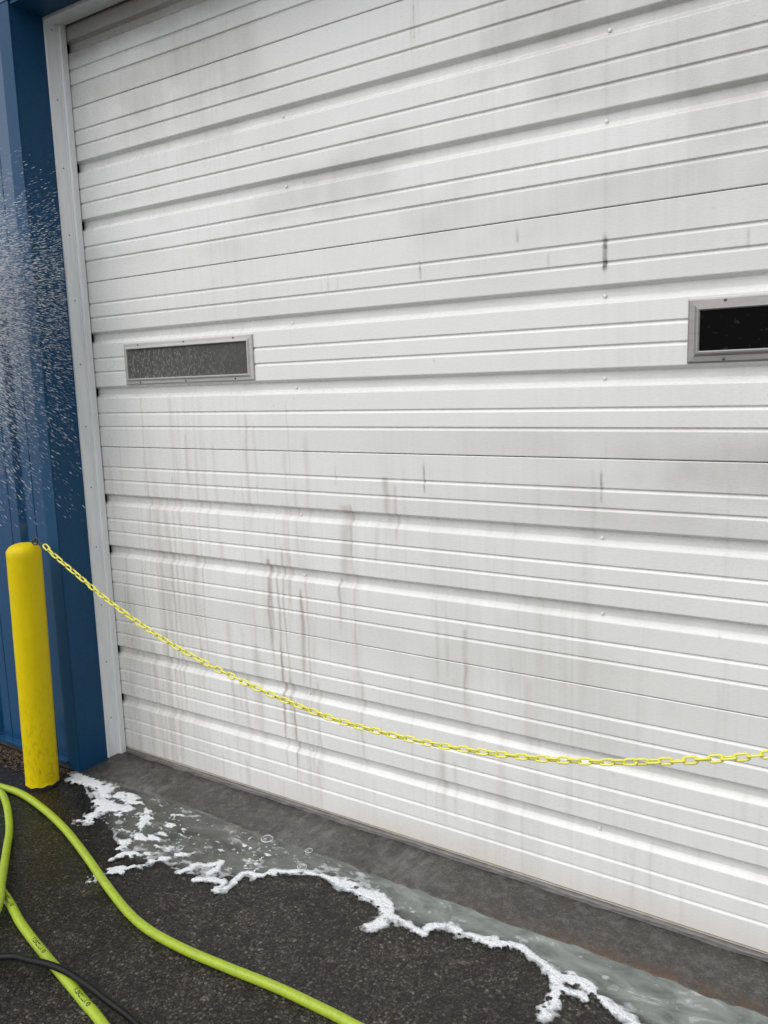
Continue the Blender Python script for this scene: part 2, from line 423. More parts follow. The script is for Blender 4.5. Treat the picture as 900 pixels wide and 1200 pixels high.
Xs = dx[None, :]
Yd = np.concatenate([py]*NSEC)[:, None]
G = np.zeros((Zs.shape[0], dx.size)); BR = np.zeros_like(G); BK = np.zeros_like(G); WET = np.zeros_like(G)
def streak(A, x0, z0, L, w, s, lean=0.0, wob=.004, seed=0):
    i0, i1 = np.searchsorted(dx, [x0-6*w-.05, x0+6*w+.05])
    if i1-i0 < 2: return
    z = Zs[:, 0]; t = (z0-z)/L
    env = sstep(-.02, .05, t)*(1-sstep(.45, 1.0, t))*(.65+.5*vn(z*14, z*0+seed, seed))
    xp = x0+lean*(z0-z)+wob*(vn(z*6, z*0, seed+5)-.5)*2+.5*wob*(vn(z*22, z*0, seed+9)-.5)*2
    ww = w*(.6+.8*vn(z*9, z*0+3, seed+2))
    A[:, i0:i1] += s*env[:, None]*np.exp(-((dx[None, i0:i1]-xp[:, None])/ww[:, None])**2)
# each flat strip between grooves has weathered to its own tone, unevenly along its length
gd = np.array([0, .0764, .1273, .1808, .2770, .3278, .3828, .4816, .5324])
for k in range(NSEC):
    for q in range(9):
        a_, b_ = gd[q], (gd[q+1] if q < 8 else S)
        rws = np.where(((k+1)*S-Zs[:, 0] >= a_) & ((k+1)*S-Zs[:, 0] < b_) & (np.abs(Zs[:, 0]-(k+.5)*S) <= S*.5+1e-6))[0]
        if len(rws) == 0: continue
        tone = {0: .09, 1: .07, 2: .14, 8: .15, 5: .04}.get(q, .0)+.05*vn(np.array(k*3.7), np.array(q*1.9), 90)
        G[rws] += tone*(.25+1.3*fbm(Xs*1.6+k*5, Xs*0+q*3.1, 91, 3))*(.4+.6*sstep(-2.2, -.6, Xs) if k < 4 else 1)*(.55+.45*sstep(.3, 1.0, Zs[rws]))
# washes of fine vertical runs, strongest low on the left half
low = sstep(1.55, .9, Zs)
leftm = 1-sstep(-2.35, -1.2, Xs)*.86
run = vn(Xs*95, Zs*1.3, 21)*.6+vn(Xs*230, Zs*2.2, 22)*.4
run2 = fbm(Xs*9, Zs*1.4, 23, 3)
BR += .42*np.clip(run-.48, 0, 1)*sstep(.42, .68, run2)*low*leftm*1.3
G += .16*np.clip(run-.35, 0, 1)*sstep(.35, .7, fbm(Xs*3, Zs*2, 24, 3))
G += .10*fbm(Xs*2.2, Zs*2.5, 25, 4)*leftm
r2 = np.random.default_rng(11)
for i in range(110):
    x = -2.62+1.0*r2.random()**1.1; z = .05+1.35*r2.random()
    streak(BR, x, z, .12+.5*r2.random(), .0028+.006*r2.random(), .06+.12*r2.random(), (r2.random()-.5)*.03, .005, 100+i)
for i in range(110):
    x = -1.7+1.95*r2.random(); z = .1+1.2*r2.random()
    streak(G, x, z, .10+.4*r2.random(), .002+.006*r2.random(), .05+.10*r2.random(), 0, .004, 400+i)
for x, z, L, wd, s in ((-1.83, .86, .40, .009, .62), (-1.815, .80, .25, .004, .4), (-1.79, .84, .5, .005, .28), (-1.76, .905, .75, .005, .42), (-1.735, .88, .3, .006, .2),
                       (-1.69, .77, .40, .006, .48), (-1.67, .82, .55, .004, .25), (-1.50, 1.06, .34, .014, .32), (-1.475, 1.06, .28, .006, .34), (-1.53, .82, .22, .005, .45), (-1.47, .86, .5, .006, .28),
                       (-1.345, 1.15, .18, .012, .34), (-1.31, 1.13, .24, .007, .28), (-1.385, 1.02, .2, .008, .2), (-1.08, .72, .30, .006, .34), (-1.075, .62, .45, .014, .14), (-1.784, .55, .50, .0035, .6), (-1.74, .36, .38, .003, .6),
                       (-1.635, .46, .40, .004, .36), (-1.46, .5, .4, .005, .26), (-.97, .42, .4, .016, .16), (-1.17, .33, .33, .012, .2), (-1.12, .30, .25, .006, .16), (-.88, .6, .4, .012, .14),
                       (-1.90, .55, .55, .018, .22), (-2.02, .62, .55, .010, .22), (-1.955, .42, .36, .012, .2), (-2.18, .9, .75, .007, .25), (-2.14, .85, .6, .004, .22), (-2.30, 1.0, .7, .006, .22),
                       (-2.25, 1.42, .7, .007, .2), (-2.40, 1.42, .8, .005, .2), (-2.05, 1.25, .5, .008, .16)):
    streak(BR, x, z, L, wd, s*.95, .008, .006, int(abs(x*1000)))
# grease marks where rollers and stiles sit
for x, z0, z1, wd, s in ((-.679, 1.775, 1.680, .0060, 1.2), (-.91, 1.822, 1.770, .004, .42), (-1.204, 1.763, 1.706, .0035, .62), (-.826, 1.745, 1.70, .0035, .3), (-1.525, 1.76, 1.705, .004, .26),
                         (-1.55, 1.75, 1.71, .003, .2), (-1.49, 1.75, 1.70, .003, .2), (-.682, 1.20, 1.105, .003, .6), (-1.206, 1.205, 1.105, .003, .6), (-1.526, 1.19, 1.11, .003, .28), (-.353, 1.748, 1.70, .004, .42), (-.38, 1.73, 1.70, .004, .15),
                         (-2.26, 1.13, 1.09, .003, .5), (-1.205, 2.46, 2.33, .003, .35), (-1.215, 2.40, 2.30, .002, .3)):
    i0, i1 = np.searchsorted(dx, [x-.03, x+.03]); z = Zs[:, 0]
    env = sstep(z1-.004, z1+.012, z)*(1-sstep(z0-.03, z0+.004, z))*(.4+.9*vn(z*120, z*0, int(abs(x*999))))
    sh = np.exp(-((dx[None, i0:i1]-x)/wd)**4)*(.55+.7*vn(dx[None, i0:i1]*400, z[:, None]*160, 77))
    BK[:, i0:i1] += s*env[:, None]*sh
# faint vertical stile shadows of dirt
for x in (-1.68, -.68, -1.19, -.34):
    G += .07*np.exp(-((Xs-x)/.0022)**2)*(vn(Zs*4, Zs*0, int(abs(x)*100)) > .35)
# small chips and spots
for i in range(32):
    x = -2.6+2.9*r2.random(); z = .05+2.6*r2.random(); rr = .0016+.0022*r2.random()
    i0, i1 = np.searchsorted(dx, [x-.012, x+.012]); zi = np.where(abs(Zs[:, 0]-z) < .012)[0]
    if len(zi) and i1 > i0:
        BK[zi[0]:zi[-1]+1, i0:i1] += (.12+.4*r2.random())*np.exp(-(((dx[None, i0:i1]-x)/rr)**2+((Zs[zi[0]:zi[-1]+1]-z)/(rr*1.3))**2))
# dirt plus painted header shade up top; darker by the jamb and in recesses
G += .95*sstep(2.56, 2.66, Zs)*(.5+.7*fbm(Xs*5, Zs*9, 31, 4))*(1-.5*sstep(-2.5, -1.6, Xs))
G += .30*np.exp(-(Xs-XL)/.035)*fbm(Xs*30, Zs*14, 32, 3)
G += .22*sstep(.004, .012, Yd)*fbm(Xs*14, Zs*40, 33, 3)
G += .10*sstep(-1.0, -.35, Xs)*np.exp(-((Zs-1.16)/.20)**2)*(.4+fbm(Xs*8, Zs*8, 34, 3))
G += .12*sstep(1.9, 2.5, Zs)*(1-sstep(-2.5, -1.7, Xs))*fbm(Xs*80, Zs*12, 36, 3)
film = fbm(Xs*2.6, Zs*4.5, 37, 4)
G += .30*sstep(.46, .68, film)*sstep(1.60, 2.0, Zs)*(.5+.5*fbm(Xs*40, Zs*8, 38, 3))
G += .26*sstep(-1.05, -.55, Xs)*np.exp(-((Zs-1.17)/.13)**4)*sstep(.30, .60, fbm(Xs*3.4, Zs*5, 39, 4))*(.55+.6*fbm(Xs*60, Zs*14, 40, 3))
G += .10*sstep(.45, .65, fbm(Xs*4, Zs*3, 42, 4))*(1-sstep(.5, 1.3, Zs))
BR *= 1.3
WET = sstep(-.8, -.2, Xs)*np.exp(-((Zs-1.2)/.3)**2)+sstep(-1.2, -.1, Xs)*sstep(1.6, 2.2, Zs)+.8*(1-sstep(-2.55, -1.5, Xs))*sstep(1.9, 2.5, Zs)
RUST = .36*sstep(.075, .0, Zs)*(.35+.9*fbm(Xs*5, Zs*3, 35, 4))*sstep(-2.2, -1.2, Xs)
rows = len(pd); wav = .0020*(fbm(Xs*2.4, Zs*3.1, 41, 3)-.5)*2+.0006*(fbm(Xs*9, Zs*7, 43, 2)-.5)*2
for k in range(NSEC):
    sl_ = slice(k*rows, (k+1)*rows)
    P = np.zeros((rows, dx.size, 3)); P[:, :, 0] = Xs; P[:, :, 1] = py[:, None]+wav[sl_]; P[:, :, 2] = Zs[sl_]
    me = grid_mesh('door_section', P, attrs={'grime_shade': np.clip(G[sl_], 0, .8), 'brown': np.clip(BR[sl_], 0, .75), 'black': np.clip(BK[sl_], 0, .95), 'wet': np.clip(WET[sl_], 0, 1), 'rust': np.clip(RUST[sl_], 0, .6)}, smooth=False)
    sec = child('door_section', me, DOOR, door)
    for x in (-2.60, -1.68, -.68, .27):
        for d in (.2072, .4090):
            z = (k+1)*S-d
            if z > 2.7: continue
            if x == -2.60 : continue
            child('rivet', disc('rivet', (x+random.uniform(-.003, .003), .0150, z), (0, -1, 0), .0050, .0036), DOOR, sec)
child('light_block_panel', box('light_block_panel', XL-.1, XR+.1, .050, .056, -.03, 3.1), DARK, door)  # unseen sheet added to stop light leaking through the section joints
child('bottom_lip', box('bottom_lip', XL+.004, XR-.004, .0030, .02, -.0065, -.0015, .0006), LIP, door)
ns = 400; sx = np.linspace(XL+.005, XR-.005, ns)
P = np.zeros((6, ns, 3))
for j, (yy, zz) in enumerate(((.012, -.0070), (-.004, -.0078), (-.0085, -.0125), (-.004, -.0165), (-.011, -.0185), (.004, -.030))):
    P[j, :, 0] = sx; P[j, :, 1] = yy+.0022*(vn(sx*35+j, sx*0, 51)-.5)*2; P[j, :, 2] = zz+.0016*(vn(sx*22+j*.3, sx*0, 52)-.5)*2
child('bottom_seal', grid_mesh('bottom_seal', P[:, :]), SEAL, door)

def window(x0, x1, z0, z1, hazy):
    wd = empty('window'); wd.parent = door; wd.location = (x0-door.location.x, -.002, z0)
    fm = ALU2 if hazy else ALU
    rw = .0215 if hazy else .0275; ks = rw/.0215
    # mitred rails with a raised, bevelled section
    sec = [(0, .0), (0, -.0035), (.003*ks, -.0060), (.012*ks, -.0068), (.0165*ks, -.0120), (.0195*ks, -.0125), (rw, -.0105), (rw, .0)]
    cs = [(x0, z1), (x1, z1), (x1, z0), (x0, z0)]; inn = [(1, -1), (-1, -1), (-1, 1), (1, 1)]
    for e in range(4):
        a, b = e, (e+1) % 4; V = []; F = []
        for (c, ii) in ((cs[a], inn[a]), (cs[b], inn[b])):
            for t, y in sec: V.append((c[0]+ii[0]*t, y-.0005, c[1]+ii[1]*t))
        n = len(sec)
        for i in range(n-1): F.append((i, i+1, n+i+1, n+i))
        child('frame_rail', mesh('frame_rail', V, F), fm, wd)
    child('pane', box('pane', x0+.016, x1-.016, -.0045 if hazy else -.0015, .0005, z0+.016, z1-.016), mat_pane(hazy), wd)
    for fx in (.13, .5, .87):
        for zz in (z1-.0075, z0+.0075):
            child('screw', disc('screw', (x0+(x1-x0)*fx, -.0068, zz), (0, -1, 0), .0036, .0022, 8), SCREW, wd)
    return wd
window(-2.463, -1.836, 1.4500, 1.5970, True)['label'] = 'slot window with a pale frame and hazed wet pane'
window(-.478, .149, 1.4500, 1.5970, False)['label'] = 'slot window with a grey frame and black pane'

# ------------------------------------------------------------------ door frame trim
HZ = 2.715
fr = empty('door_frame', (-1.155, -.05, 0)); tag(fr, 'white sheet metal jamb and header trim around the garage door', 'door frame')
for s, X in ((1, XL), (-1, XR)):
    f = lambda a, b: (min(X+s*a, X+s*b), max(X+s*a, X+s*b))
    V = [(X, -.075, -.012), (X, -.028, -.014), (X, -.028, HZ+.003), (X, -.075, HZ+.003)]
    jb = child('jamb', box('jamb', *f(-.012, 0), -.075, -.0285, -.020, HZ+.004, .001), TRIM, fr)
    child('edge_lip', box('edge_lip', *f(-.012, .0035), -.0795, -.0755, -.020, HZ+.004, .001), TRIM, jb)
    child('stop_strip', box('stop_strip', *f(-.012, .0165), -.028, -.0035, -.020, HZ+.004, .0012), TRIM, fr)
    child('stop_bead', box('stop_bead', *f(.0005, .006), -.0325, -.0285, -.020, HZ, .0012), TRIM, fr)
    for i in range(12):
        child('screw', disc('screw', (X+s*.0002, -.051, .14+.232*i), (s, 0, 0), .0028, .0012, 8), SCREW, jb)
hb = child('header_trim', box('header_trim', XL-.012, XR+.012, -.0755, -.0060, HZ+.0005, HZ+.012, .001), TRIM, fr)
child('edge_lip', box('edge_lip', XL-.012, XR+.012, -.080, -.076, HZ-.003, HZ+.012, .001), TRIM, hb)

# ------------------------------------------------------------------ the building
bld = empty('metal_building', (-1.155, -.2, 0)); tag(bld, 'blue ribbed metal building wall around the garage door', 'building')
WY = -.206
# one siding sheet (0.915 m wide): deep ribs every 0.305 m with pencil grooves between
def sheet_profile():
    p = [(0, 0)]
    for k in range(3):
        b = k*.305
        for off, kind in ((.0725, 'v'), (.1525, 'b'), (.2325, 'v')):
            c = b+off
            if kind == 'v': p += [(c-.0035, 0), (c-.0008, .0045), (c+.0008, .0045), (c+.0035, 0)]
            else: p += [(c-.028, 0), (c-.014, .020), (c+.014, .020), (c+.028, 0)]
    p.append((.915, 0)); return p
def sheet(name, z0, z1):
    p = sheet_profile(); zz = np.arange(z0, z1+.3, .6); zz[-1] = z1
    P = np.zeros((len(zz), len(p), 3))
    for j, z in enumerate(zz):
        for i, (a, d) in enumerate(p): P[j, i] = (a, d, z)
    return grid_mesh(name, P[:, :], smooth=False)
TOP = 4.3
full_s = sheet('siding_panel', .006, TOP); full_s.materials.append(BLUE)
top_s = sheet('siding_panel_short', HZ+.022, TOP); top_s.materials.append(BLUE)
# right edge of first sheet placed so that a deep rib is centred at x=-2.875
x_r = -2.875+.1525
for i in range(6):
    o = link('siding_panel', full_s, None, bld); o.location = (x_r-.915*(i+1)-bld.location.x, WY-(-.2)+(.0015 if i % 2 else 0), 0)
for i in range(4):
    o = link('siding_panel', top_s, None, bld); o.location = (x_r+.915*i+.0005-bld.location.x, .2+WY+(.0015 if i % 2 == 0 else 0), 0)
for i in range(4):
    o = link('siding_panel', full_s, None, bld); o.location = (XR+.07+.915*i-bld.location.x, .2+WY+(.0015 if i % 2 else 0), 0)
for s, X in ((1, XL), (-1, XR)):
    f = lambda a, b: (min(X+s*a, X+s*b), max(X+s*a, X+s*b))
    child('corner_trim', box('corner_trim', *f(-.071, -.003), WY-.005, WY-.001, -.022, TOP if False else HZ+.02, .0015), BLUEW, bld)
    child('return_panel', box('return_panel', *f(-.05, -.005), WY-.0008, -.074, -.034, HZ+.03, .001), BLUEW, bld)
child('header_panel', box('header_panel', XL-.05, XR+.05, WY+.001, -.074, HZ+.010, HZ+.05), BLUEW, bld)
child('header_corner_trim', box('header_corner_trim', XL-.071, XR+.071, WY-.006, WY-.0012, HZ+.021, HZ+.085, .0015), BLUE, bld)
bt = child('base_trim', box('base_trim', -8.2, XL-.072, WY-.014, WY+.03, -.006, .005, .001), BLUE, bld)
child('base_trim', box('base_trim', XR+.072, 4.1, WY-.014, WY+.03, -.006, .005, .001), BLUE, bld)
child('foundation', box('foundation', -8.2, XL-.051, WY+.006, .3, -.2, -.0065), CONC, bld)
child('foundation', box('foundation', XR+.051, 4.1, WY+.006, .3, -.2, -.0065), CONC, bld)
child('light_block_wall', box('light_block_wall', -8.2, 4.1, .06, .12, -.2, TOP), DARK, bld)  # unseen wall added to keep sky light from leaking around the door
child('roof_occluder', box('roof_occluder', -8.3, 4.2, -.30, 8, TOP, TOP+.09, .01), ROOF, bld)  # unseen roof slab added for occlusion

# ------------------------------------------------------------------ bollards
def bollard(x, y, lean, label):
    root = empty('bollard', (x, y, GZ)); tag(root, label, 'bollard', 'yellow bollards beside the door')
    R = .0595; seg = 48; prof = []
    H = .905
    for z in np.linspace(0, H, 60): prof.append((R, z))
    for a in np.linspace(0, math.pi/2, 9)[1:]:
        prof.append((R*math.cos(a)**.8*.955, H+.003+.026*math.sin(a)**1.15))
    V = []; F = []
    n = len(prof)
    for i, (r, z) in enumerate(prof):
        for k in range(seg):
            t = 2*math.pi*k/seg
            rr = r+(.0009*(float(vn(np.array(t*4), np.array(z*9), 61))-.5)+.0006*(float(vn(np.array(t*12), np.array(z*30), 62))-.5)) if i < 60 else r
            zz = z
            if i == 0: zz = .006+.010*float(vn(np.array(t*3), np.array(0.), 63)); rr = r+.0012
            V.append((rr*math.cos(t)+lean[0]*z, rr*math.sin(t)+lean[1]*z, zz))
    for i in range(n-1):
        for k in range(seg): F.append((i*seg+k, i*seg+(k+1) % seg, (i+1)*seg+(k+1) % seg, (i+1)*seg+k))
    post = link('post', mesh('post', V, F, True), YEL, root)
    core = mesh('core', *[[(R*.97*math.cos(2*math.pi*k/24), R*.97*math.sin(2*math.pi*k/24), z) for z in (-.05, .03) for k in range(24)], [(k, (k+1) % 24, 24+(k+1) % 24, 24+k) for k in range(24)]], True)
    link('steel_core', core, STEEL, root)
    return root
bl = bollard(-2.723, -.330, (.031, .0), 'yellow painted steel bollard with a domed top before the blue wall')
br = bollard(.455, -.330, (0, 0), 'yellow painted steel bollard beyond the far end of the chain')

# ------------------------------------------------------------------ chain
ch = empty('barrier_chain', (-1.2, -.336, .51)); tag(ch, 'yellow plastic chain sagging across the door from the bollard', 'chain')
CP = [(-2.548, -.336, .896), (-2.517, -.336, .876), (-2.349, -.336, .794), (-2.212, -.336, .731), (-2.014, -.336, .657), (-1.827, -.336, .605), (-1.597, -.336, .556), (-1.40, -.336, .527), (-1.257, -.336, .5145), (-1.03, -.336, .5145), (-.857, -.336, .527), (-.71, -.336, .545), (-.59, -.336, .566), (-.53, -.336, .579), (-.407, -.336, .611), (-.317, -.336, .638), (-.245, -.336, .661), (-.05, -.336, .735), (.15, -.334, .825), (.37, -.332, .93)]
pitch = .0262
path = resample(catmull(CP, 16), pitch)
def link_mesh():
    Lh, Rr, wr = .0085, .0068, .0028     # half straight, bend radius, wire radius
    pts = []
    for k in range(7):
        a = -math.pi/2+math.pi*k/6; pts.append((Lh+Rr*math.cos(a), Rr*math.sin(a)))
    for k in range(7):
        a = math.pi/2+math.pi*k/6; pts.append((-Lh+Rr*math.cos(a), Rr*math.sin(a)))
    n = len(pts); V = []; F = []; sg = 6
    for i, (x, y) in enumerate(pts):
        tx, ty = pts[(i+1) % n][0]-pts[i-1][0], pts[(i+1) % n][1]-pts[i-1][1]; l = math.hypot(tx, ty); nx_, ny_ = ty/l, -tx/l
        for k in range(sg):
            t = 2*math.pi*k/sg; V.append((x+nx_*wr*math.cos(t), y+ny_*wr*math.cos(t), wr*math.sin(t)))
    for i in range(n):
        for k in range(sg): F.append((i*sg+k, i*sg+(k+1) % sg, ((i+1) % n)*sg+(k+1) % sg, ((i+1) % n)*sg+k))
    me = mesh('link', V, F, True); me.materials.append(CHAIN); return me
lm = link_mesh(); tw = .35
for i in range(len(path)):
    T = path[min(i+1, len(path)-1)]-path[max(i-1, 0)]; T = Vector(T).normalized()
    Yv = Vector((0, 0, 1)).cross(T).normalized(); Zv = T.cross(Yv)
    tw += random.gauss(0, .17)
    a = tw+(math.pi/2 if i % 2 else 0)
    ya = Yv*math.cos(a)+Zv*math.sin(a); za = T.cross(ya)
    m = Matrix((T, ya, za)).transposed().to_4x4(); m.translation = Vector(path[i])-ch.location
    o = link('link', lm, None, ch); o.matrix_local = m
hk = np.array([(-2.636, -.322, .905), (-2.618, -.330, .924), (-2.598, -.335, .925), (-2.575, -.336, .908), (-2.548, -.336, .893), (-2.541, -.336, .886), (-2.549, -.338, .886)])
child('hook_wire', tube('hook_wire', catmull(hk, 6), .0022, 8), STEEL, ch)
er = [(-2.634+.010*math.cos(t), -.322+.004*math.cos(t), .905+.010*math.sin(t)) for t in np.linspace(0, 2*math.pi, 17)]
eb = link('eye_bolt', tube('eye_bolt', er, .0026, 7), STEEL, bl); eb.location = -bl.location
hk2 = np.array([(.372, -.332, .930), (.385, -.331, .925), (.399, -.330, .915)])
child('hook_wire', tube('hook_wire', catmull(hk2, 6), .0022, 8), STEEL, ch)

# ------------------------------------------------------------------ hoses
hz = GZ+.0125
h1 = [(-1.517, -1.0), (-1.607, -.979), (-1.728, -.951), (-1.86, -.921), (-2.016, -.881), (-2.159, -.834), (-2.40, -.775), (-2.62, -.80), (-2.95, -.97), (-3.30, -.98), (-3.45, -.80), (-3.30, -.58), (-3.05, -.47), (-2.823, -.441), (-2.7, -.434), (-2.534, -.459), (-2.352, -.503), (-2.15, -.57), (-1.954, -.642), (-1.798, -.693), (-1.683, -.716), (-1.545, -.721), (-1.401, -.713), (-1.241, -.701), (-1.111, -.699), (-1.024, -.701), (-.88, -.715), (-.6, -.83), (-.3, -1.15)]
h1 = [(.9, -4.2), (.3, -2.6), (-.4, -1.6), (-.8, -1.3), (-1.2, -1.09)]+h1+[(.2, -2.2), (1.2, -4.0)]
hoseA = catmull([(x, y, hz) for x, y in h1], 12)
gh = tag(link('garden_hose', tube('garden_hose', hoseA, .0125, 18), HOSE), 'lime green garden hose sweeping past the bollard, printed stretch under the black hose', 'hose')
h2 = [(-3.9, -2.2, hz), (-3.55, -1.3, hz+.026), (-3.36, -.93, hz+.027), (-3.2, -.70, hz+.012), (-3.05, -.56, hz), (-2.92, -.478, hz), (-2.792, -.466, hz), (-2.678, -.507, hz), (-2.516, -.598, hz), (-2.40, -.68, hz+.006), (-2.30, -.75, hz+.018), (-2.20, -.822, hz+.0258), (-2.13, -.874, hz+.019), (-2.09, -.93, hz+.008), (-2.07, -1.05, hz), (-2.15, -1.4, hz), (-2.1, -2.2, hz), (-1.6, -3.4, hz), (-1.4, -4.6, hz)]
tag(link('garden_hose', tube('garden_hose', catmull(h2, 12), .0125, 18), HOSE), 'short unprinted lime green hose loop crossing over the other green hose', 'hose')
BR_ = .0088; hb_z = GZ+BR_
h3 = [(-3.2, -3.9, hb_z), (-2.6, -2.5, hb_z), (-2.3, -1.5, hb_z), (-2.10, -1.15, hb_z), (-1.933, -0.995, -0.0182), (-1.840, -0.970, -0.0065), (-1.739, -0.953, -0.0010), (-1.643, -0.950, -0.0055), (-1.545, -0.953, -0.0142), (-1.449, -0.958, -0.0222), (-1.3, -.99, hb_z), (-1.05, -1.2, hb_z), (-.5, -2.0, hb_z), (.3, -3.9, hb_z)]
tag(link('pressure_hose', tube('pressure_hose', catmull(h3, 12), BR_, 14), RUB), 'thin black rubber hose lying across the green hose', 'hose')

# printed lettering along the hose, facing up and outwards
def lettering(text, s_mid, height, ring):
    cu_ = bpy.data.curves.new('lettering', 'FONT'); cu_.body = text; cu_.size = 1.0; cu_.align_x = 'CENTER'; cu_.resolution_u = 3; cu_.offset = .03
    ob = bpy.data.objects.new('tmp', cu_); COL.objects.link(ob)
    dg = bpy.context.evaluated_depsgraph_get(); me = bpy.data.meshes.new_from_object(ob.evaluated_get(dg))
    bpy.data.objects.remove(ob)
    bm = bmesh.new(); bm.from_mesh(me); bpy.data.meshes.remove(me)
    bmesh.ops.triangulate(bm, faces=bm.faces[:])
    half = max(abs(v.co.x) for v in bm.verts)
    if ring:
        for r0, r1 in ((.27, .42), (0.0, .10)):
            vs_ = []
            for k in range(16):
                t = 2*math.pi*k/16
                vs_.append((bm.verts.new((half+.75+r0*math.cos(t), .35+r0*math.sin(t), 0)), bm.verts.new((half+.75+r1*math.cos(t), .35+r1*math.sin(t), 0))))
            for k in range(16):
                a, b = vs_[k], vs_[(k+1) % 16]
                try: bm.faces.new((a[0], a[1], b[1], b[0]))
                except ValueError: pass
    sc = height/.72
    ss = np.concatenate([[0], np.cumsum(np.linalg.norm(np.diff(hoseA, axis=0), axis=1))])
    for v in bm.verts:
        s = s_mid-v.co.x*sc*1.0
        i = np.clip(np.searchsorted(ss, s)-1, 0, len(ss)-2); t = (s-ss[i])/(ss[i+1]-ss[i])
        p = hoseA[i]*(1-t)+hoseA[i+1]*t; T = -(hoseA[i+1]-hoseA[i]); T /= np.linalg.norm(T)
        N = np.array([.50, -.30, .81]); N = N-T*(N@T); N /= np.linalg.norm(N); B = np.cross(N, T)
        a = (v.co.y-.36)*sc/.0125
        v.co = p+(.0125+.00035)*(N*math.cos(a)+B*math.sin(a))
    me = bpy.data.meshes.new('printed_lettering'); bm.to_mesh(me); bm.free()
    return link('printed_lettering', me, INK, gh)
ssA = np.concatenate([[0], np.cumsum(np.linalg.norm(np.diff(hoseA, axis=0), axis=1))])
def s_near(x, y): return ssA[np.argmin((hoseA[:, 0]-x)**2+(hoseA[:, 1]-y)**2)]
S1 = s_near(-1.885, -.915); S2 = s_near(-1.63, -.975)
for sm in (S1, S2, S1+(S1-S2)): lettering('FLEXZILLA', sm, .0096, True)

# ------------------------------------------------------------------ water and foam
FL = {  # foam ridges on the ground: points, half width, patchiness
 'a': ([(-2.645, -.235), (-2.575, -.235), (-2.49, -.25), (-2.412, -.29), (-2.359, -.352), (-2.341, -.413)], .034, .5),
 'a2': ([(-2.412, -.29), (-2.368, -.250), (-2.304, -.250), (-2.28, -.29), (-2.30, -.31), (-2.358, -.342)], .036, .9),
 'b': ([(-2.297, -.242), (-2.229, -.259), (-2.139, -.347), (-2.091, -.416), (-2.097, -.467)], .022, 1.1),
 'c': ([(-2.03, -.62), (-2.005, -.559), (-1.952, -.507), (-1.925, -.448), (-1.872, -.402)], .017, .9),
 'c2': ([(-2.071, -.541), (-2.054, -.502), (-1.997, -.468)], .012, 1.1),
 'd': ([(-1.821, -.479), (-1.809, -.423), (-1.772, -.402), (-1.751, -.375), (-1.738, -.417)], .014, .5),
 'e': ([(-1.754, -.473), (-1.716, -.458), (-1.669, -.449), (-1.668, -.487), (-1.643, -.466), (-1.653, -.407), (-1.643, -.368), (-1.601, -.363), (-1.577, -.329)], .013, .3),
 'f': ([(-1.606, -.373), (-1.564, -.328), (-1.512, -.283), (-1.437, -.267), (-1.385, -.269), (-1.33, -.285), (-1.272, -.277), (-1.226, -.264), (-1.181, -.286), (-1.17, -.337), (-1.181, -.388)], .0165, .28),
 'f2': ([(-1.36, -.272), (-1.29, -.280), (-1.22, -.278), (-1.18, -.31), (-1.172, -.35), (-1.178, -.385)], .026, .22),
 'g': ([(-1.181, -.286), (-1.16, -.32), (-1.10, -.327), (-1.042, -.333), (-1.029, -.290), (-.99, -.275), (-.956, -.287)], .017, .35),
 'h': ([(-.957, -.285), (-.907, -.277), (-.85, -.273), (-.814, -.252), (-.77, -.266), (-.724, -.287), (-.675, -.304), (-.659, -.375), (-.649, -.435)], .018, .35),
 'i': ([(-.675, -.304), (-.639, -.292), (-.598, -.294), (-.563, -.316), (-.522, -.342), (-.487, -.353), (-.455, -.373), (-.3, -.43), (-.1, -.52)], .019, .4),
 'i2': ([(-.675, -.304), (-.652, -.335), (-.614, -.33), (-.585, -.347)], .018, .6),
}
st = .0024
fx = np.arange(-2.70, -.02, st); fy = np.arange(-.68, -.195, st)
FX, FY = np.meshgrid(fx, fy)
warp = .012*(fbm(FX*16, FY*16, 71, 3)-.5)*2; warp2 = .012*(fbm(FX*16, FY*16, 72, 3)-.5)*2
wx = FX+warp; wy = FY+warp2
field = np.full(FX.shape, -1.0)
patch = fbm(FX*26, FY*40, 73, 4)-.5
fine = fbm(FX*80, FY*80, 74, 3)-.5
for pts, hw, pa in FL.values():
    Pp = catmull([(x, y, 0) for x, y in pts], 5)[:, :2]
    d = np.full(FX.shape, 9.0)
    for a, b in zip(Pp[:-1], Pp[1:]):
        ab = b-a; L2 = ab@ab
        if L2 == 0: continue
        t = np.clip(((wx-a[0])*ab[0]+(wy-a[1])*ab[1])/L2, 0, 1)
        d = np.minimum(d, (wx-a[0]-t*ab[0])**2+(wy-a[1]-t*ab[1])**2)
    d = np.sqrt(d); hw = hw*(.55+.95*fbm(FX*11, FY*11, int(hw*9000), 2))
    field = np.maximum(field, (hw-d)/hw+(1.5*patch+.75*fine)*(.6+pa)+pa*1.6*np.clip(pa-.35, 0, 1)*patch+.9*fine*np.clip(pa-.6, 0, 1))
# loose flecks drifting on the water film
fl = np.maximum(fbm(FX*20+3, FY*34, 75, 4)-.645, fbm(FX*70, FY*110, 78, 3)-.70)*7*np.exp(-((FY+.33)/.11)**2)*(1-sstep(-1.55, -1.1, FX)*.75)
FRX = [-2.62, -2.4, -2.2, -2.05, -1.9, -1.75, -1.6, -1.45, -1.3, -1.2, -1.08, -.95, -.8, -.68, -.5, -.3, 0, .4, 1.4]
FRY = [-.24, -.35, -.43, -.50, -.47, -.45, -.37, -.27, -.28, -.30, -.32, -.285, -.262, -.30, -.345, -.42, -.55, -.66, -.8]
inside = FY-np.interp(FX, FRX, FRY)+.05*(fbm(FX*11, FY*11, 82, 3)-.5)
field = np.maximum(field, np.where(inside > .0, fl-.09, -1))
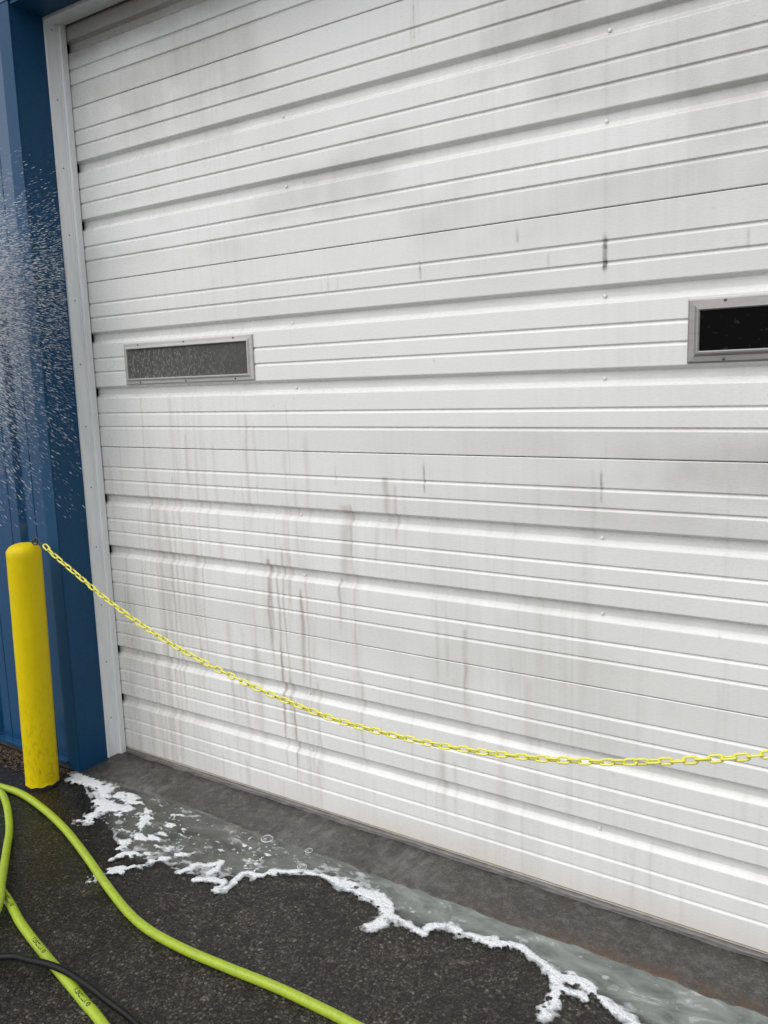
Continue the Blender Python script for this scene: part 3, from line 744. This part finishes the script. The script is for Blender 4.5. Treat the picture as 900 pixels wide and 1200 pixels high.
# thin suds left on the water side of the main ridge
field = np.maximum(field, np.where(inside > -.004, np.minimum(.40*np.exp(-np.clip(inside, 0, 1)/.04)-.26+.6*fine+1.4*patch-.16*sstep(-1.45, -1.0, FX), .22), -1))
# gaps and pin holes in the foam
field = field-1.1*sstep(.70, .84, fbm(FX*48+9, FY*62, 80, 2))*np.clip(1.25-field, 0, 1)
cellx = 1/.022; holes = vn(FX*150, FY*150, 76)
pit = sstep(.93, .97, holes)
hgt = .0034*np.clip(field*1.3, 0, 1)**.8*(.75+.5*fbm(FX*45, FY*45, 77, 3))*(1-.7*pit)
P = np.stack([FX, FY, np.where(field > 0, GZ+.0050+hgt, GZ+.0035)], -1)
mk = ((field[:-1, :-1] > -.06) & (field[1:, :-1] > -.06) & (field[:-1, 1:] > -.06) & (field[1:, 1:] > -.06))
dens = np.clip(.16+1.55*np.clip(field, 0, 1)*(.45+1.0*fbm(FX*38, FY*38, 79, 3)), 0, .96)*(1-.6*pit)
foam = tag(link('soap_foam', grid_mesh('soap_foam', P, mk, {'dens': dens}), FOAM), 'white soap suds trailing along the wet asphalt', 'foam', None, 'stuff')

wxs = np.arange(-2.62, 1.4, .008); wys = np.arange(-.80, -.150, .008)
WX, WY2 = np.meshgrid(wxs, wys)
front = np.interp(WX, FRX, FRY)
back = -.168
fd = WY2-(front+.03*(fbm(WX*9, WY2*9, 81, 4)-.5)*2)
milk = sstep(-.012, .045, fd)*np.interp(WX, [-2.6, -2.3, -1.7, -1.3, -1.0, .5], [.3, .6, .75, .9, 1.0, 1.0])
P = np.stack([WX, WY2, np.full(WX.shape, GZ+.0042)], -1)
mk = (milk[:-1, :-1] > .001)
tag(link('water', grid_mesh('water', P, mk, {'milk': milk}), WATER), 'milky wash water pooled along the concrete strip', None, None, 'structure')

# soap bubbles
def bubble(x, y, r, z, label):
    V = []; F = []; sg = 20; rg = 7
    for j in range(rg):
        a = math.pi/2*j/rg
        for k in range(sg): V.append((r*math.cos(a)*math.cos(2*math.pi*k/sg), r*math.cos(a)*math.sin(2*math.pi*k/sg), r*.8*math.sin(a)))
    V.append((0, 0, r*.8))
    for j in range(rg-1):
        for k in range(sg): F.append((j*sg+k, j*sg+(k+1) % sg, (j+1)*sg+(k+1) % sg, (j+1)*sg+k))
    for k in range(sg): F.append(((rg-1)*sg+k, (rg-1)*sg+(k+1) % sg, rg*sg))
    root = empty('soap_bubble', (x, y, z)); tag(root, label, 'bubble', 'soap bubbles on the wet ground')
    link('film', mesh('film', V, F, True), BUB, root)
    ringp = [(r*1.0*math.cos(2*math.pi*k/24)*(1+.05*math.sin(5*k)), r*1.0*math.sin(2*math.pi*k/24)*(1+.05*math.cos(3*k)), .001) for k in range(25)]
    link('foam_ring', tube('foam_ring', ringp, r*.075, 7), FOAM_PLAIN, root)
FOAM_PLAIN = mat_simple('bubble_rim_foam', (.72, .75, .78), .4, 0, 80, .1)
bubble(-1.715, -.198, .019, GZ+.005, 'large clear soap bubble against the edge of the concrete')
bubble(-1.509, -.272, .014, GZ+.012, 'small round bubble sitting in the long foam ridge')
bubble(-1.924, -.381, .011, GZ+.006, 'tiny isolated bubble ringed with foam on the dark water')
bubble(-1.552, -.185, .012, GZ+.007, 'half open bubble at the foot of the wet concrete')

# ------------------------------------------------------------------ grit along the wall foot
gb = bmesh.new(); r3 = np.random.default_rng(5)
def chip(x, y, z, s):
    vs_ = [gb.verts.new((x+s*(r3.random()-.5)*1.6+ (dx_*s), y+s*(r3.random()-.5)*1.6+dy_*s, z+dz_*s*.7)) for dx_, dy_, dz_ in ((-.6, -.6, -.2), (.6, -.5, -.2), (.1, .7, -.2), (0, 0, .7))]
    for t in ((0, 1, 3), (1, 2, 3), (2, 0, 3)): gb.faces.new([vs_[i] for i in t])
for i in range(2600):
    x = -4.5+1.85*r3.random()**.6; y = WY-.012-.10*r3.random()**2.2
    if x > -2.68: continue
    chip(x, y, GZ+.002, .003+.006*r3.random())
me = bpy.data.meshes.new('grit'); gb.to_mesh(me); gb.free()
tag(link('grit', me, DIRT), 'brown grit and debris along the foot of the blue wall', 'debris', None, 'stuff')

# ------------------------------------------------------------------ water spray drifting from the washer at the left
r4 = np.random.default_rng(3)
V = []; F = []
def drop(p, d, L, r):
    d = d/np.linalg.norm(d); a = np.cross(d, [0, 0, 1.0]); a /= np.linalg.norm(a); b = np.cross(d, a); n0 = len(V)
    V.append(p-d*L); V.append(p+d*L*.7)
    for k in range(5):
        t = 2*math.pi*k/5; V.append(p+r*(math.cos(t)*a+math.sin(t)*b))
    for k in range(5):
        F.append((n0, n0+2+(k+1) % 5, n0+2+k)); F.append((n0+1, n0+2+k, n0+2+(k+1) % 5))
src = np.array([-4.6, -.45, 1.95])
for i in range(60000):
    tx = -3.15+.62*r4.random()
    zc = 1.87-.05*(tx+3.1)
    z = zc+r4.normal(0, .14)-abs(r4.normal(0, .28))*(r4.random() < .55)
    y = -.09-.36*r4.random()
    if tx < -2.67 and y > -.235: continue
    if tx > -2.60 and r4.random() < .8: continue
    if y > -2.04+1.965*(-tx/2.655)-.012: continue      # the burst dies out before the white jamb
    p = np.array([tx, y, z])
    dirv = p-src; dirv[2] -= .02+.30*max(0, zc-z); dirv[1] *= .3
    big = r4.random()**3
    if z < .95 or z > 2.32: continue
    drop(p, dirv, .006+.013*r4.random(), .0003+.0015*big)
tag(link('water_spray', mesh('water_spray', V, F, True), DROP), 'burst of water droplets flying in front of the blue wall', 'water spray', None, 'stuff')
